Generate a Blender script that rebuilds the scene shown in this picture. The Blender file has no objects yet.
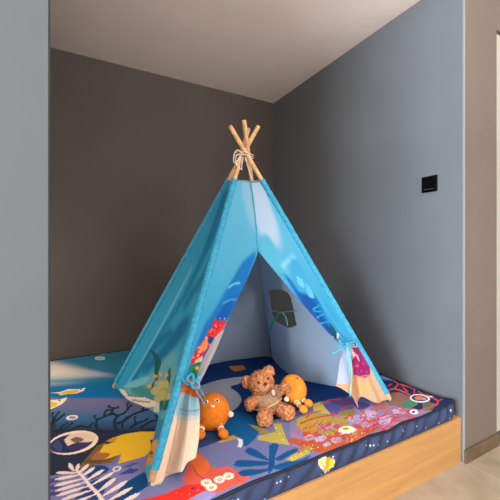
import bpy, bmesh, math, random
import numpy as np
from mathutils import Vector, Matrix, noise

rnd = random.Random(7)
SC = bpy.context.scene
COL = SC.collection

# ------------------------------------------------------------------ measured room (metres)
F, YAW, CY, H = 330.0, 0.504, 247.7, 1.03          # focal length (px of 500), heading, horizon row, eye height
S_, C_ = math.sin(YAW), math.cos(YAW)
XR, YB, ZC = 1.66, 2.562, 2.362                    # right wall, back wall, ceiling
YE, YP = 0.888, 0.900                              # front of the wall end, front of the bed platform
ZP, ZM = 0.212, 0.284                              # platform top, mattress top
XA = -0.95                                         # alcove's left side (behind the partition)
XL = -0.27                                         # left end of the mattress
XE = YE * (S_ + C_ * (496.6 - 250) / F) / (C_ - S_ * (496.6 - 250) / F)     # far edge of the wall end
XPART = -0.036                                     # free edge of the partition

# ------------------------------------------------------------------ camera
cam_data = bpy.data.cameras.new('camera')
cam = bpy.data.objects.new('camera', cam_data)
COL.objects.link(cam)
cam.location = (0, 0, H)
cam.rotation_euler = (math.pi / 2, 0, -YAW)
cam_data.sensor_width = 36.0
cam_data.lens = 36.0 * F / 500.0
cam_data.shift_y = (CY - 250.0) / 500.0
cam_data.clip_start = 0.02
SC.camera = cam

# ------------------------------------------------------------------ light, world, exposure
SC.view_settings.view_transform = 'Standard'
SC.view_settings.look = 'None'
SC.view_settings.gamma = 1.0
SC.view_settings.use_curve_mapping = False
SC.view_settings.exposure = 0.0
SC.cycles.use_denoising = True
SC.cycles.max_bounces = 8
SC.cycles.diffuse_bounces = 5
SC.cycles.sample_clamp_indirect = 4.0

world = bpy.data.worlds.new('daylight')
SC.world = world
world.use_nodes = True
world.node_tree.nodes['Background'].inputs[0].default_value = (0.62, 0.75, 1.0, 1)
world.node_tree.nodes['Background'].inputs[1].default_value = 0.6


def area(name, loc, rot, sx, sy, power, col):
    l = bpy.data.lights.new(name, 'AREA')
    l.shape = 'RECTANGLE'
    l.size, l.size_y, l.energy, l.color = sx, sy, power, col
    o = bpy.data.objects.new(name, l)
    COL.objects.link(o)
    o.location, o.rotation_euler = loc, rot
    return o


HP = math.pi / 2
# daylight through the rear windows (facing +Y) and the left window (facing +X)
area('rear_window_daylight', (2.0, -2.96, 1.35), (HP, 0, 0), 2.8, 1.9, 105, (0.92, 0.96, 1.0))
area('left_window_daylight', (-2.56, -0.25, 1.35), (HP, 0, -HP), 1.4, 1.8, 325, (0.80, 0.90, 0.98))
# light reaching the alcove from its own left side, behind the partition
area('alcove_side_light', (XA + 0.03, 1.85, 0.78), (HP - 0.5, 0, -HP), 0.7, 0.6, 20, (1.0, 0.90, 0.80))
# warm fill added out of view to brighten the ceiling, no real fitting
area('added_ceiling_fill', (0.5, -1.2, 1.5), (math.pi, 0, 0), 3.0, 1.6, 165, (1.0, 0.91, 0.83))


def downlight(name, x, y, power):
    l = bpy.data.lights.new(name, 'SPOT')
    l.energy, l.color, l.spot_size, l.spot_blend, l.shadow_soft_size = power, (1.0, 0.78, 0.56), 2.3, 0.8, 0.05
    o = bpy.data.objects.new(name, l)
    COL.objects.link(o)
    o.location = (x, y, ZC - 0.03)


for dx, dy, p in ((1.9, -0.5, 20), (0.3, -0.6, 12), (1.9, -2.0, 12), (0.3, -2.0, 12)):
    downlight('room_downlight', dx, dy, p)


# ------------------------------------------------------------------ helpers
def proj(P):
    X, Y, Z = P
    z = X * S_ + Y * C_
    return 250 + F * (X * C_ - Y * S_) / z, CY - F * (Z - H) / z, z


def ray(px, py):
    a, b = (px - 250) / F, (CY - py) / F
    return np.array([S_ + a * C_, C_ - a * S_, b])


EYE = np.array([0, 0, H])


def at(px, py, d):
    return EYE + ray(px, py) * d


def onz(px, py, z=ZM):
    r = ray(px, py)
    return EYE + r * ((z - H) / r[2])


def ony(px, py, y):
    r = ray(px, py)
    return EYE + r * (y / r[1])


def onx(px, py, x):
    r = ray(px, py)
    return EYE + r * (x / r[0])


def lin(c, a=1.0):
    out = []
    for v in c[:3]:
        v = v / 255.0
        out.append(v / 12.92 if v <= 0.04045 else ((v + 0.055) / 1.055) ** 2.4)
    return tuple(out) + (a,)


def link(o, parent=None):
    COL.objects.link(o)
    if parent is not None:
        o.parent = parent
    return o


def tag(o, label=None, cat=None, group=None, kind=None):
    if label: o['label'] = label
    if cat: o['category'] = cat
    if group: o['group'] = group
    if kind: o['kind'] = kind
    return o


def empty(name, loc=(0, 0, 0)):
    o = bpy.data.objects.new(name, None)
    o.empty_display_size = 0.05
    o.location = loc
    COL.objects.link(o)
    return o


def mesh(name, verts, faces, mats, parent=None, smooth=True, fmats=None):
    """verts are in world space; under a parent they are moved into its frame."""
    off = Vector((0, 0, 0))
    p = parent
    while p is not None:
        off += p.location
        p = p.parent
    me = bpy.data.meshes.new(name)
    me.from_pydata([tuple(Vector(v) - off) for v in verts], [], faces)
    if not isinstance(mats, (list, tuple)):
        mats = [mats]
    for m in mats:
        me.materials.append(m)
    if fmats is not None:
        me.polygons.foreach_set('material_index', fmats)
    me.polygons.foreach_set('use_smooth', [smooth] * len(me.polygons))
    me.update()
    return link(bpy.data.objects.new(name, me), parent)


def box(name, lo, hi, mats, parent=None, bevel=0.0, fmats=None):
    x0, y0, z0 = lo
    x1, y1, z1 = hi
    v = [(x0, y0, z0), (x1, y0, z0), (x1, y1, z0), (x0, y1, z0), (x0, y0, z1), (x1, y0, z1), (x1, y1, z1), (x0, y1, z1)]
    f = [(0, 3, 2, 1), (4, 5, 6, 7), (0, 1, 5, 4), (1, 2, 6, 5), (2, 3, 7, 6), (3, 0, 4, 7)]   # bottom top -Y +X +Y -X
    o = mesh(name, v, f, mats, parent, smooth=False, fmats=fmats)
    if bevel:
        b = o.modifiers.new('bevel', 'BEVEL')
        b.width, b.segments, b.limit_method = bevel, 3, 'ANGLE'
    return o


def frame_of(d):
    d = d / np.linalg.norm(d)
    a = np.cross(d, [0, 0, 1.0])
    if np.linalg.norm(a) < 1e-4:
        a = np.array([1.0, 0, 0])
    a /= np.linalg.norm(a)
    return d, a, np.cross(a, d)


def tube_geo(pts, rad, n=14, flat=1.0, wob=0.0, cap=True):
    pts = [np.array(p, float) for p in pts]
    V, Fc = [], []
    m = len(pts)
    prev = None
    for i, p in enumerate(pts):
        d = pts[min(i + 1, m - 1)] - pts[max(i - 1, 0)]
        d, a, b = frame_of(d)
        if prev is not None:                      # keep the frame from spinning
            a = prev - d * prev.dot(d)
            a /= np.linalg.norm(a)
            b = np.cross(a, d)
        prev = a
        r = rad(i / (m - 1)) if callable(rad) else rad
        for k in range(n):
            t = 2 * math.pi * k / n
            q = p + a * (r * math.cos(t)) + b * (r * flat * math.sin(t))
            if wob:
                q = q + (q - p) * wob * noise.noise(Vector(q) * 60)
            V.append(q)
    for i in range(m - 1):
        for k in range(n):
            k2 = (k + 1) % n
            Fc.append((i * n + k, i * n + k2, (i + 1) * n + k2, (i + 1) * n + k))
    if cap:
        Fc.append(tuple(range(n - 1, -1, -1)))
        Fc.append(tuple((m - 1) * n + k for k in range(n)))
    return V, Fc


def join_geo(*geos):
    V, Fc = [], []
    for v, f in geos:
        o = len(V)
        V += list(v)
        Fc += [tuple(i + o for i in q) for q in f]
    return V, Fc


def smooth_path(pts, n=8):
    """Catmull-Rom through the points."""
    P = [np.array(p, float) for p in pts]
    P = [2 * P[0] - P[1]] + P + [2 * P[-1] - P[-2]]
    out = []
    for i in range(1, len(P) - 2):
        for k in range(n):
            t = k / n
            a, b, c, d = P[i - 1], P[i], P[i + 1], P[i + 2]
            out.append(0.5 * (2 * b + (c - a) * t + (2 * a - 5 * b + 4 * c - d) * t * t + (3 * b - a - 3 * c + d) * t ** 3))
    out.append(P[-2])
    return out


RIGHT = np.array([C_, -S_, 0.0])
FWD = np.array([S_, C_, 0.0])
UP = np.array([0, 0, 1.0])


def ball_geo(c, r, rot=0.0, nu=28, nv=18, basis=None):
    """Ellipsoid: r = (across, deep, tall); rot turns it in the plane facing the room."""
    c = np.array(c, float)
    if basis is None:
        R = RIGHT * math.cos(rot) + UP * math.sin(rot)
        U = -RIGHT * math.sin(rot) + UP * math.cos(rot)
        D = FWD
    else:
        R, D, U = basis
    V, Fc = [], []
    for j in range(nv + 1):
        th = math.pi * j / nv
        for i in range(nu):
            ph = 2 * math.pi * i / nu
            V.append(c + R * (r[0] * math.sin(th) * math.cos(ph)) + D * (r[1] * math.sin(th) * math.sin(ph)) + U * (r[2] * math.cos(th)))
    for j in range(nv):
        for i in range(nu):
            i2 = (i + 1) % nu
            Fc.append((j * nu + i, (j + 1) * nu + i, (j + 1) * nu + i2, j * nu + i2))
    return V, Fc


# ------------------------------------------------------------------ materials
def new_mat(name):
    m = bpy.data.materials.new(name)
    m.use_nodes = True
    n = m.node_tree.nodes
    return m, n, m.node_tree.links, n['Principled BSDF']


def add_bump(m, scale, strength, dist=0.002, kind='noise', coord='Object'):
    n, l = m.node_tree.nodes, m.node_tree.links
    b = n['Principled BSDF']
    tc = n.new('ShaderNodeTexCoord')
    if kind == 'noise':
        t = n.new('ShaderNodeTexNoise'); t.inputs['Scale'].default_value = scale; t.inputs['Detail'].default_value = 4
        out = t.outputs[0]
    else:
        t = n.new('ShaderNodeTexVoronoi'); t.inputs['Scale'].default_value = scale
        out = t.outputs[0]
    l.new(tc.outputs[coord], t.inputs['Vector'])
    bp = n.new('ShaderNodeBump'); bp.inputs['Strength'].default_value = strength; bp.inputs['Distance'].default_value = dist
    l.new(out, bp.inputs['Height'])
    l.new(bp.outputs[0], b.inputs['Normal'])


def plain(name, col, rough=0.6, var=0.0, vscale=8.0, spec=0.3, bump=None, metal=0.0, coord='Object', col2=None):
    m, n, l, b = new_mat(name)
    b.inputs['Base Color'].default_value = lin(col)
    b.inputs['Roughness'].default_value = rough
    b.inputs['Specular IOR Level'].default_value = spec
    b.inputs['Metallic'].default_value = metal
    if var or col2:
        tc = n.new('ShaderNodeTexCoord')
        t = n.new('ShaderNodeTexNoise'); t.inputs['Scale'].default_value = vscale; t.inputs['Detail'].default_value = 5
        l.new(tc.outputs[coord], t.inputs['Vector'])
        r = n.new('ShaderNodeValToRGB')
        r.color_ramp.elements[0].position, r.color_ramp.elements[1].position = 0.35, 0.65
        c2 = col2 or [min(255, c * (1 + var)) for c in col]
        c1 = col if col2 else [c * (1 - var) for c in col]
        r.color_ramp.elements[0].color = lin(c1)
        r.color_ramp.elements[1].color = lin(c2)
        l.new(t.outputs[0], r.inputs[0])
        l.new(r.outputs[0], b.inputs['Base Color'])
    if bump:
        add_bump(m, *bump)
    return m


def print_mat(name, rough=0.75, translucent=0.0, lining=None, bump=(300.0, 0.15, 0.001)):
    """Printed cloth: the print is stored on the cloth as colours; lining = (colour, share) makes the unprinted inner side."""
    m, n, l, b = new_mat(name)
    a = n.new('ShaderNodeVertexColor'); a.layer_name = 'print'
    src = a.outputs[0]
    if lining:
        mx = n.new('ShaderNodeMix'); mx.data_type = 'RGBA'
        mx.inputs['Factor'].default_value = lining[1]
        l.new(src, mx.inputs['A']); mx.inputs['B'].default_value = lin(lining[0])
        src = mx.outputs['Result']
    l.new(src, b.inputs['Base Color'])
    b.inputs['Roughness'].default_value = rough
    b.inputs['Specular IOR Level'].default_value = 0.2
    if bump:
        add_bump(m, *bump)
    if translucent:
        tr = n.new('ShaderNodeBsdfTranslucent')
        l.new(src, tr.inputs['Color'])
        ms = n.new('ShaderNodeMixShader'); ms.inputs[0].default_value = translucent
        l.new(b.outputs[0], ms.inputs[1]); l.new(tr.outputs[0], ms.inputs[2])
        l.new(ms.outputs[0], n['Material Output'].inputs['Surface'])
    return m


M = {}
M['wall_grey'] = plain('grey_blue_wall_paint', (146, 153, 160), 0.75, 0.02, 3, bump=(500, 0.08, 0.001))
M['wall_slate'] = plain('dark_grey_wall_paint', (98, 102, 106), 0.75, 0.02, 3, bump=(500, 0.08, 0.001))
M['wall_partition'] = plain('slate_blue_wall_paint', (79, 83, 86), 0.75, 0.02, 3, bump=(500, 0.08, 0.001))
M['wall_brown'] = plain('dark_brown_wall_paint', (82, 74, 69), 0.7, 0.03, 2, bump=(500, 0.08, 0.001))
M['wall_taupe'] = plain('taupe_wall_paint', (104, 94, 84), 0.7, 0.02, 3, bump=(500, 0.08, 0.001))
M['ceiling'] = plain('ceiling_paint', (222, 209, 201), 0.85, 0.01, 3)
M['corner'] = plain('pale_corner_bead', (132, 134, 138), 0.6)
M['door'] = plain('pale_door_paint', (168, 168, 156), 0.5)
M['dark_block'] = plain('dark_slate_block', (70, 76, 92), 0.5)
M['skirting'] = plain('brown_skirting', (92, 74, 54), 0.5, 0.08, 12)
M['switch'] = plain('black_glass', (6, 7, 9), 0.12, spec=0.5)
M['switch_mark'] = plain('grey_switch_print', (90, 95, 98), 0.4)
M['pole'] = plain('bare_pine', (206, 164, 116), 0.55, 0.10, 30, bump=(60, 0.1, 0.001))
M['rope'] = plain('cream_cotton_rope', (214, 196, 178), 0.9, 0.06, 80)
M['ribbon_blue'] = plain('turquoise_ribbon', (58, 160, 196), 0.6, 0.10, 60)
M['ribbon_grey'] = plain('grey_blue_ribbon', (98, 132, 158), 0.7, 0.08, 40)
M['ribbon_teal'] = plain('teal_ribbon', (80, 190, 188), 0.6, 0.10, 40)
M['sleeve'] = plain('turquoise_sleeve_cloth', (36, 134, 172), 0.75, vscale=75, col2=(62, 158, 190), bump=(150, 0.25, 0.002))
M['piping'] = plain('black_piping', (22, 24, 36), 0.7)
M['fur'] = plain('curly_tan_fur', (158, 94, 58), 0.95, vscale=80, col2=(214, 150, 104), spec=0.1, bump=(170, 0.9, 0.006, 'voronoi'))
M['fur_pale'] = plain('short_tan_fur', (186, 126, 80), 0.95, vscale=120, col2=(222, 164, 112), spec=0.1, bump=(220, 0.7, 0.004, 'voronoi'))
M['shirt'] = plain('tan_jersey', (154, 124, 96), 0.9, 0.06, 60, bump=(400, 0.4, 0.001))
M['shirt_hem'] = plain('tan_rib_hem', (184, 152, 118), 0.9, 0.05, 60)
M['nose'] = plain('dark_brown_thread', (74, 44, 34), 0.6)
M['eye'] = plain('dark_glass_eye', (30, 18, 14), 0.15, spec=0.6)
M['tag'] = plain('cream_badge', (206, 176, 158), 0.6, 0.06, 300)
M['tag_rim'] = plain('brown_badge_rim', (112, 78, 62), 0.6)
M['orange'] = plain('orange_plush', (212, 118, 36), 0.95, 0.05, 60, spec=0.1, bump=(420, 0.6, 0.002))
M['orange2'] = plain('amber_plush', (232, 140, 50), 0.95, 0.05, 60, spec=0.1, bump=(420, 0.6, 0.002))
M['cream'] = plain('cream_plush', (240, 214, 186), 0.95, 0.04, 60)
M['white'] = plain('white_felt', (240, 236, 230), 0.8)
M['black'] = plain('black_bead', (24, 20, 20), 0.2, spec=0.6)
M['mouth'] = plain('pale_pink_felt', (246, 226, 214), 0.8)
M['cover'] = print_mat('printed_mattress_cover', 0.8, bump=(260.0, 0.2, 0.001))
M['cloth'] = print_mat('printed_tent_cloth', 0.75, translucent=0.35)
M['lining'] = print_mat('tent_cloth_inner_side', 0.8, translucent=0.35, lining=((194, 216, 236), 0.80))


def wood_mat():
    m, n, l, b = new_mat('light_oak_laminate')
    tc = n.new('ShaderNodeTexCoord')
    mp = n.new('ShaderNodeMapping'); mp.inputs['Scale'].default_value = (1.3, 8.0, 16.0)
    l.new(tc.outputs['Object'], mp.inputs['Vector'])
    t = n.new('ShaderNodeTexNoise'); t.inputs['Scale'].default_value = 2.2; t.inputs['Detail'].default_value = 8; t.inputs['Distortion'].default_value = 0.8
    l.new(mp.outputs[0], t.inputs['Vector'])
    r = n.new('ShaderNodeValToRGB')
    r.color_ramp.elements[0].position, r.color_ramp.elements[1].position = 0.3, 0.72
    r.color_ramp.elements[0].color = lin((160, 116, 66))
    r.color_ramp.elements[1].color = lin((182, 136, 80))
    l.new(t.outputs[0], r.inputs[0])
    l.new(r.outputs[0], b.inputs['Base Color'])
    b.inputs['Roughness'].default_value = 0.45
    return m


def floor_mat():
    m, n, l, b = new_mat('beige_stone_tile')
    tc = n.new('ShaderNodeTexCoord')
    t = n.new('ShaderNodeTexNoise'); t.inputs['Scale'].default_value = 7; t.inputs['Detail'].default_value = 9; t.inputs['Roughness'].default_value = 0.65
    l.new(tc.outputs['Object'], t.inputs['Vector'])
    r = n.new('ShaderNodeValToRGB')
    r.color_ramp.elements[0].position, r.color_ramp.elements[1].position = 0.32, 0.7
    r.color_ramp.elements[0].color = lin((132, 119, 101))
    r.color_ramp.elements[1].color = lin((158, 144, 126))
    l.new(t.outputs[0], r.inputs[0])
    mp = n.new('ShaderNodeMapping'); mp.inputs['Location'].default_value = (-XR - 0.012, -0.52, 0)
    l.new(tc.outputs['Object'], mp.inputs['Vector'])
    br = n.new('ShaderNodeTexBrick')
    br.offset = 0.0
    br.inputs['Scale'].default_value = 1.0
    br.inputs['Brick Width'].default_value = 0.6
    br.inputs['Row Height'].default_value = 0.6
    br.inputs['Mortar Size'].default_value = 0.0025
    l.new(mp.outputs[0], br.inputs['Vector'])
    mx = n.new('ShaderNodeMix'); mx.data_type = 'RGBA'
    l.new(br.outputs['Fac'], mx.inputs['Factor'])
    l.new(r.outputs[0], mx.inputs['A']); mx.inputs['B'].default_value = lin((166, 153, 136))
    l.new(mx.outputs['Result'], b.inputs['Base Color'])
    b.inputs['Roughness'].default_value = 0.45
    return m


M['wood'] = wood_mat()
M['floor'] = floor_mat()

# ------------------------------------------------------------------ the room
RX0, RX1, RY0 = -2.6, 3.6, -3.0
T = 0.10
tag(box('floor', (RX0 - T, RY0 - T, -0.1), (RX1 + T, YB + T, 0), M['floor']), 'beige stone tile floor in front of the wooden platform', 'floor', kind='structure')
tag(box('ceiling', (RX0 - T, RY0 - T, ZC), (RX1 + T, YB + T, ZC + 0.1), M['ceiling']), 'plain pale ceiling above the alcove', 'ceiling', kind='structure')
tag(box('wall_back', (XA - T, YB, 0), (XR, YB + T, ZC), M['wall_brown']), 'dark brown wall behind the play tent', 'wall', kind='structure')
# the thick wall on the right: grey inside the alcove, taupe on the end that faces the room
wr = box('wall_right', (XR, YE, 0), (XE, YB + T, ZC), [M['wall_slate'], M['wall_taupe']], fmats=[0, 0, 1, 1, 0, 0])
tag(wr, 'thick wall right of the tent, grey inside the alcove and taupe on its end', 'wall', kind='structure')
box('corner_bead', (XR - 0.0015, YE - 0.0015, 0), (XR + 0.006, YE + 0.006, ZC), M['corner'], wr)
tag(box('wall_left', (RX0, YP - 0.101, 0), (XPART, YP - 0.001, ZC), M['wall_partition']), 'grey blue partition wall at the left edge', 'wall', kind='structure')
tag(box('wall_alcove_left', (XA - T, YP - 0.001, 0), (XA, YB, ZC), M['wall_grey']), 'side wall of the alcove behind the partition', 'wall', kind='structure')
sk = box('baseboard_right', (XR - 0.004, YE - 0.012, 0), (XE, YE, 0.064), M['skirting'], bevel=0.002)
tag(sk, 'brown baseboard along the taupe wall end', 'baseboard', kind='structure')
# doorway beside the wall end
tag(box('wall_lintel', (XE, YE, 2.17), (RX1, YE + 0.12, ZC), M['wall_taupe']), 'taupe wall above the doorway at the right edge', 'wall', kind='structure')
dr = box('door_1', (XE + 0.005, YE + 0.012, 0.052), (2.95, YE + 0.052, 2.165), M['door'], bevel=0.002)
tag(dr, 'pale door at the right edge beside the taupe wall end', 'door', kind='structure')
box('bottom_seal', (XE + 0.005, YE + 0.006, 0.008), (2.95, YE + 0.056, 0.052), M['dark_block'], dr)
tag(box('wall_door_side', (2.958, YE, 0), (RX1, YE + 0.12, 2.17), M['wall_taupe']), 'taupe wall beyond the door', 'wall', kind='structure')
# the rest of the room, behind and beside the photographer, with its window openings
W = M['wall_taupe']


def holed(name, axis, at_, a0, a1, w0, w1, z0, z1, mat, label):
    """A wall with one window opening."""
    V, Fc = [], []
    t0, t1 = (at_ - T, at_) if at_ < 0 else (at_, at_ + T)
    for lo, hi, p, q in ((a0, w0, 0, ZC), (w1, a1, 0, ZC), (w0, w1, 0, z0), (w0, w1, z1, ZC)):
        if axis == 'y':
            L, U = (lo, t0, p), (hi, t1, q)
        else:
            L, U = (t0, lo, p), (t1, hi, q)
        x0, y0, c0 = L; x1, y1, c1 = U
        o = len(V)
        V += [(x0, y0, c0), (x1, y0, c0), (x1, y1, c0), (x0, y1, c0), (x0, y0, c1), (x1, y0, c1), (x1, y1, c1), (x0, y1, c1)]
        Fc += [tuple(i + o for i in f) for f in [(0, 3, 2, 1), (4, 5, 6, 7), (0, 1, 5, 4), (1, 2, 6, 5), (2, 3, 7, 6), (3, 0, 4, 7)]]
    tag(mesh(name, V, Fc, mat, smooth=False), label, 'wall', kind='structure')


holed('wall_rear', 'y', RY0, RX0 - T, RX1 + T, 0.6, 3.4, 0.4, 2.3, W, 'wall with a wide window behind the viewer')
holed('wall_side_left', 'x', RX0, RY0, YP, -0.95, 0.45, 0.4, 2.3, M['wall_grey'], 'side wall of the room with a window')
tag(box('wall_side_right', (RX1, RY0, 0), (RX1 + T, YE + 0.12, ZC), W), 'far side wall of the room', 'wall', kind='structure')

# ------------------------------------------------------------------ bed platform
pl = empty('bed_platform', (0.7, YP, 0))
tag(pl, 'low light oak platform filling the alcove under the mattress', 'platform')
box('front_panel', (XA + 0.002, YP, 0.0), (XR - 0.002, YP + 0.02, ZP), M['wood'], pl, bevel=0.0015)
box('top_panel', (XA + 0.002, YP + 0.02, ZP - 0.02), (XR - 0.002, YB - 0.002, ZP), M['wood'], pl)

# ------------------------------------------------------------------ switch on the right wall
swc = onx(430, 184.2, XR)
sw = empty('light_switch', tuple(swc))
tag(sw, 'square black light switch high on the grey right wall', 'switch')
hw = 0.042
box('frame', (XR - 0.009, swc[1] - hw, swc[2] - hw), (XR - 0.0002, swc[1] + hw, swc[2] + hw), M['switch'], sw, bevel=0.002)
box('rocker', (XR - 0.011, swc[1] - 0.034, swc[2] - 0.034), (XR - 0.009, swc[1] + 0.034, swc[2] + 0.034), M['switch'], sw, bevel=0.001)
V, Fc = [], []
for k in range(5):
    y0 = swc[1] - 0.027 + k * 0.0115
    g = [(XR - 0.0112, y0, swc[2] - 0.028), (XR - 0.0112, y0 + 0.007, swc[2] - 0.028), (XR - 0.0112, y0 + 0.007, swc[2] - 0.0262), (XR - 0.0112, y0, swc[2] - 0.0262)]
    g += [(x + 0.0004, y, z) for x, y, z in g]
    V, Fc = join_geo((V, Fc), (g, [(0, 1, 2, 3), (7, 6, 5, 4), (0, 4, 5, 1), (1, 5, 6, 2), (2, 6, 7, 3), (3, 7, 4, 0)]))
mesh('marking', V, Fc, M['switch_mark'], sw, smooth=False)


# ------------------------------------------------------------------ printing on cloth
class Print:
    """Colours a cloth's vertices; artwork is polygons in the cloth's own flat coordinates (A, B)."""

    def __init__(self, A, B, tr):
        self.A, self.B, self.tr = A, B, tr
        self.C = np.zeros((len(A), 3))

    def poly(self, pts, col):
        P = np.array([self.tr(*p) for p in pts])
        lo, hi = P.min(0), P.max(0)
        idx = np.nonzero((self.A >= lo[0]) & (self.A <= hi[0]) & (self.B >= lo[1]) & (self.B <= hi[1]))[0]
        if not len(idx): return
        a, b = self.A[idx], self.B[idx]
        ins = np.zeros(len(idx), bool)
        n = len(P)
        for i in range(n):
            x0, y0 = P[i]; x1, y1 = P[(i + 1) % n]
            if y0 == y1: continue
            cr = (y0 > b) != (y1 > b)
            ins ^= cr & (a < (x1 - x0) * (b - y0) / (y1 - y0) + x0)
        sel = idx[ins]
        if callable(col):
            self.C[sel] = col(self.A[sel], self.B[sel])
        else:
            self.C[sel] = col[:3] if max(col) <= 1.0 else lin(col)[:3]

    def blob(self, pts, col):
        P = [np.array(p, float) for p in pts]
        self.poly([tuple(p) for p in smooth_path(P + [P[0]], 5)[:-1]], col)

    def stroke(self, pts, w, col, w1=None):
        P = smooth_path(pts, 4) if len(pts) > 2 else [np.array(pts[0], float), np.array(pts[1], float)]
        w1 = w if w1 is None else w1
        L, R = [], []
        for i, p in enumerate(P):
            d = P[min(i + 1, len(P) - 1)] - P[max(i - 1, 0)]
            d = d / (np.linalg.norm(d) + 1e-9)
            h = (w + (w1 - w) * i / (len(P) - 1)) / 2
            nrm = np.array([-d[1], d[0]]) * h
            L.append(tuple(p + nrm)); R.append(tuple(p - nrm))
        self.poly(L + R[::-1], col)

    def leaf(self, a, b, w, col):
        a, b = np.array(a, float), np.array(b, float)
        d = b - a; nrm = np.array([-d[1], d[0]]) / (np.linalg.norm(d) + 1e-9)
        prof = [(0, .25), (.15, .8), (.3, 1), (.55, .9), (.8, .55), (1, .3)]
        self.poly([tuple(a + d * t + nrm * w * .5 * k) for t, k in prof] + [tuple(a + d * t - nrm * w * .5 * k) for t, k in prof[::-1]], col)

    def oval(self, c, rx, ry, col, rot=0.0, n=24):
        cr, sr = math.cos(rot), math.sin(rot)
        self.poly([(c[0] + rx * math.cos(t) * cr - ry * math.sin(t) * sr, c[1] + rx * math.cos(t) * sr + ry * math.sin(t) * cr)
                   for t in [2 * math.pi * k / n for k in range(n)]], col)

    def soften(self, shape, n):
        """Watercolour edges: neighbouring dye runs together."""
        c = self.C.reshape(shape[0], shape[1], 3)
        for _ in range(n):
            for ax in (0, 1):
                q = np.concatenate([c.take([0], ax), c, c.take([-1], ax)], ax)
                m_ = c.shape[ax]
                c = (q.take(range(0, m_), ax) + 2 * c + q.take(range(2, m_ + 2), ax)) / 4
        self.C = c.reshape(-1, 3)

    def apply(self, me):
        at_ = me.color_attributes.new('print', 'FLOAT_COLOR', 'POINT')
        buf = np.ones((len(self.A), 4), np.float32)
        buf[:, :3] = self.C
        at_.data.foreach_set('color', buf.ravel())


def mixc(a, b, t):
    a, b = np.array(lin(a)[:3]), np.array(lin(b)[:3])
    t = np.clip(np.asarray(t), 0, 1)[:, None]
    return a * (1 - t) + b * t


# ------------------------------------------------------------------ mattress
MX0, MX1, MY0, MY1 = XL + 0.012, XR - 0.040, YP + 0.006, YB - 0.012
mt = empty('mattress', (0.7, 1.7, ZP))
tag(mt, 'thin floor mattress with an underwater print of corals and fish on the platform', 'mattress')


EDGE = [ony(x, y, YP + .006) for x, y in ((216, 499.4), (232.4, 491.3), (254, 481.4), (280, 472), (300.8, 464), (320, 456), (340.5, 447.6), (358, 441.4), (368.8, 435.6),
                                          (388, 430.8), (402, 422.6), (420.5, 417.1), (435, 410.8), (453, 401.7))]
EX, EZ = np.array([e[0] for e in EDGE]), np.array([e[2] for e in EDGE]) - (ZM - .0055)


def front_wave(x):
    """How the soft front edge rides up and down."""
    return np.interp(x, EX, EZ)


STEP = 0.003
nx = int(round((MX1 - MX0) / STEP)) + 1
ny = int(round((MY1 - MY0) / STEP)) + 1
gx, gy = np.linspace(MX0, MX1, nx), np.linspace(MY0, MY1, ny)
GX, GY = np.meshgrid(gx, gy)
ed = np.minimum(np.minimum(GX - MX0, MX1 - GX), np.minimum(GY - MY0, MY1 - GY))
fr = np.exp(-((GY - MY0) / 0.06) ** 1.5)
GZ = ZM - 0.006 * np.exp(-ed / 0.012) + front_wave(GX) * fr \
    + 0.0012 * np.sin(GX * 17 + 3 * np.sin(GY * 9)) * np.sin(GY * 14 + GX * 4) * np.clip(ed / .1, 0, 1)
nv_ = nx * ny
co = np.stack([GX.ravel(), GY.ravel(), GZ.ravel()], 1).astype(np.float32)
top_me = bpy.data.meshes.new('printed_top')
ii = (np.arange(ny - 1)[:, None] * nx + np.arange(nx - 1)[None, :]).ravel()
quads = np.stack([ii, ii + 1, ii + nx + 1, ii + nx], 1).astype(np.int32)
top_me.vertices.add(nv_)
top_me.vertices.foreach_set('co', (co - np.array(mt.location, np.float32)).ravel())
top_me.loops.add(quads.size)
top_me.loops.foreach_set('vertex_index', quads.ravel())
top_me.polygons.add(len(quads))
top_me.polygons.foreach_set('loop_start', np.arange(0, quads.size, 4, dtype=np.int32))
top_me.polygons.foreach_set('use_smooth', np.ones(len(quads), bool))
top_me.update(calc_edges=True)
top_me.materials.append(M['cover'])
link(bpy.data.objects.new('printed_top', top_me), mt)

pr = Print(GX.ravel(), GY.ravel(), lambda px, py: tuple(onz(px, py)[:2]))
P, B, O, K, LF = pr.poly, pr.blob, pr.oval, pr.stroke, pr.leaf
LAV, NAVY, ROYAL, BLUE = (103, 109, 154), (28, 40, 72), (4, 48, 106), (4, 84, 140)
P([(-900, 345), (1500, 345), (1500, 900), (-900, 900)], LAV)
pr.C[:] = lin(LAV)[:3]
# printed water with its pale printed sunbeam: left third of the cover
def to_photo(a, b):
    """Where a point of the flat cover was traced in the photograph."""
    z = a * S_ + b * C_
    return 250 + F * (a * C_ - b * S_) / z, CY - F * (ZM - H) / z


def water(a, b):
    x, y = to_photo(a, b)
    base = mixc((44, 122, 150), (0, 108, 164), (y - 368) / 20)
    mid = 369.5 + (x - 48) * .09
    half = np.clip(9.5 - (x - 48) * .13, 2.2, 12)
    g = np.exp(-(np.abs(y - mid) / half) ** 3) * np.clip((118 - x) / 60, 0, 1) ** .8
    g2 = .35 * np.exp(-((y - 384 + (x - 48) * .05) / 2.2) ** 2) * np.clip((90 - x) / 40, 0, 1)
    g3 = .45 * np.exp(-((y - 377.5 - (x - 60) * -.02) / 4.5) ** 2) * np.clip((112 - x) / 50, 0, 1)
    base = base * (1 - g3[:, None]) + np.array(lin((120, 190, 200))[:3]) * g3[:, None]
    k = np.clip(np.maximum(g, g2), 0, .95)[:, None]
    return base * (1 - k) + np.array(lin((236, 222, 206))[:3]) * k


P([(-300, 397), (48, 397.5), (117, 398), (200, 399), (330, 300), (-300, 300)], water)


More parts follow.
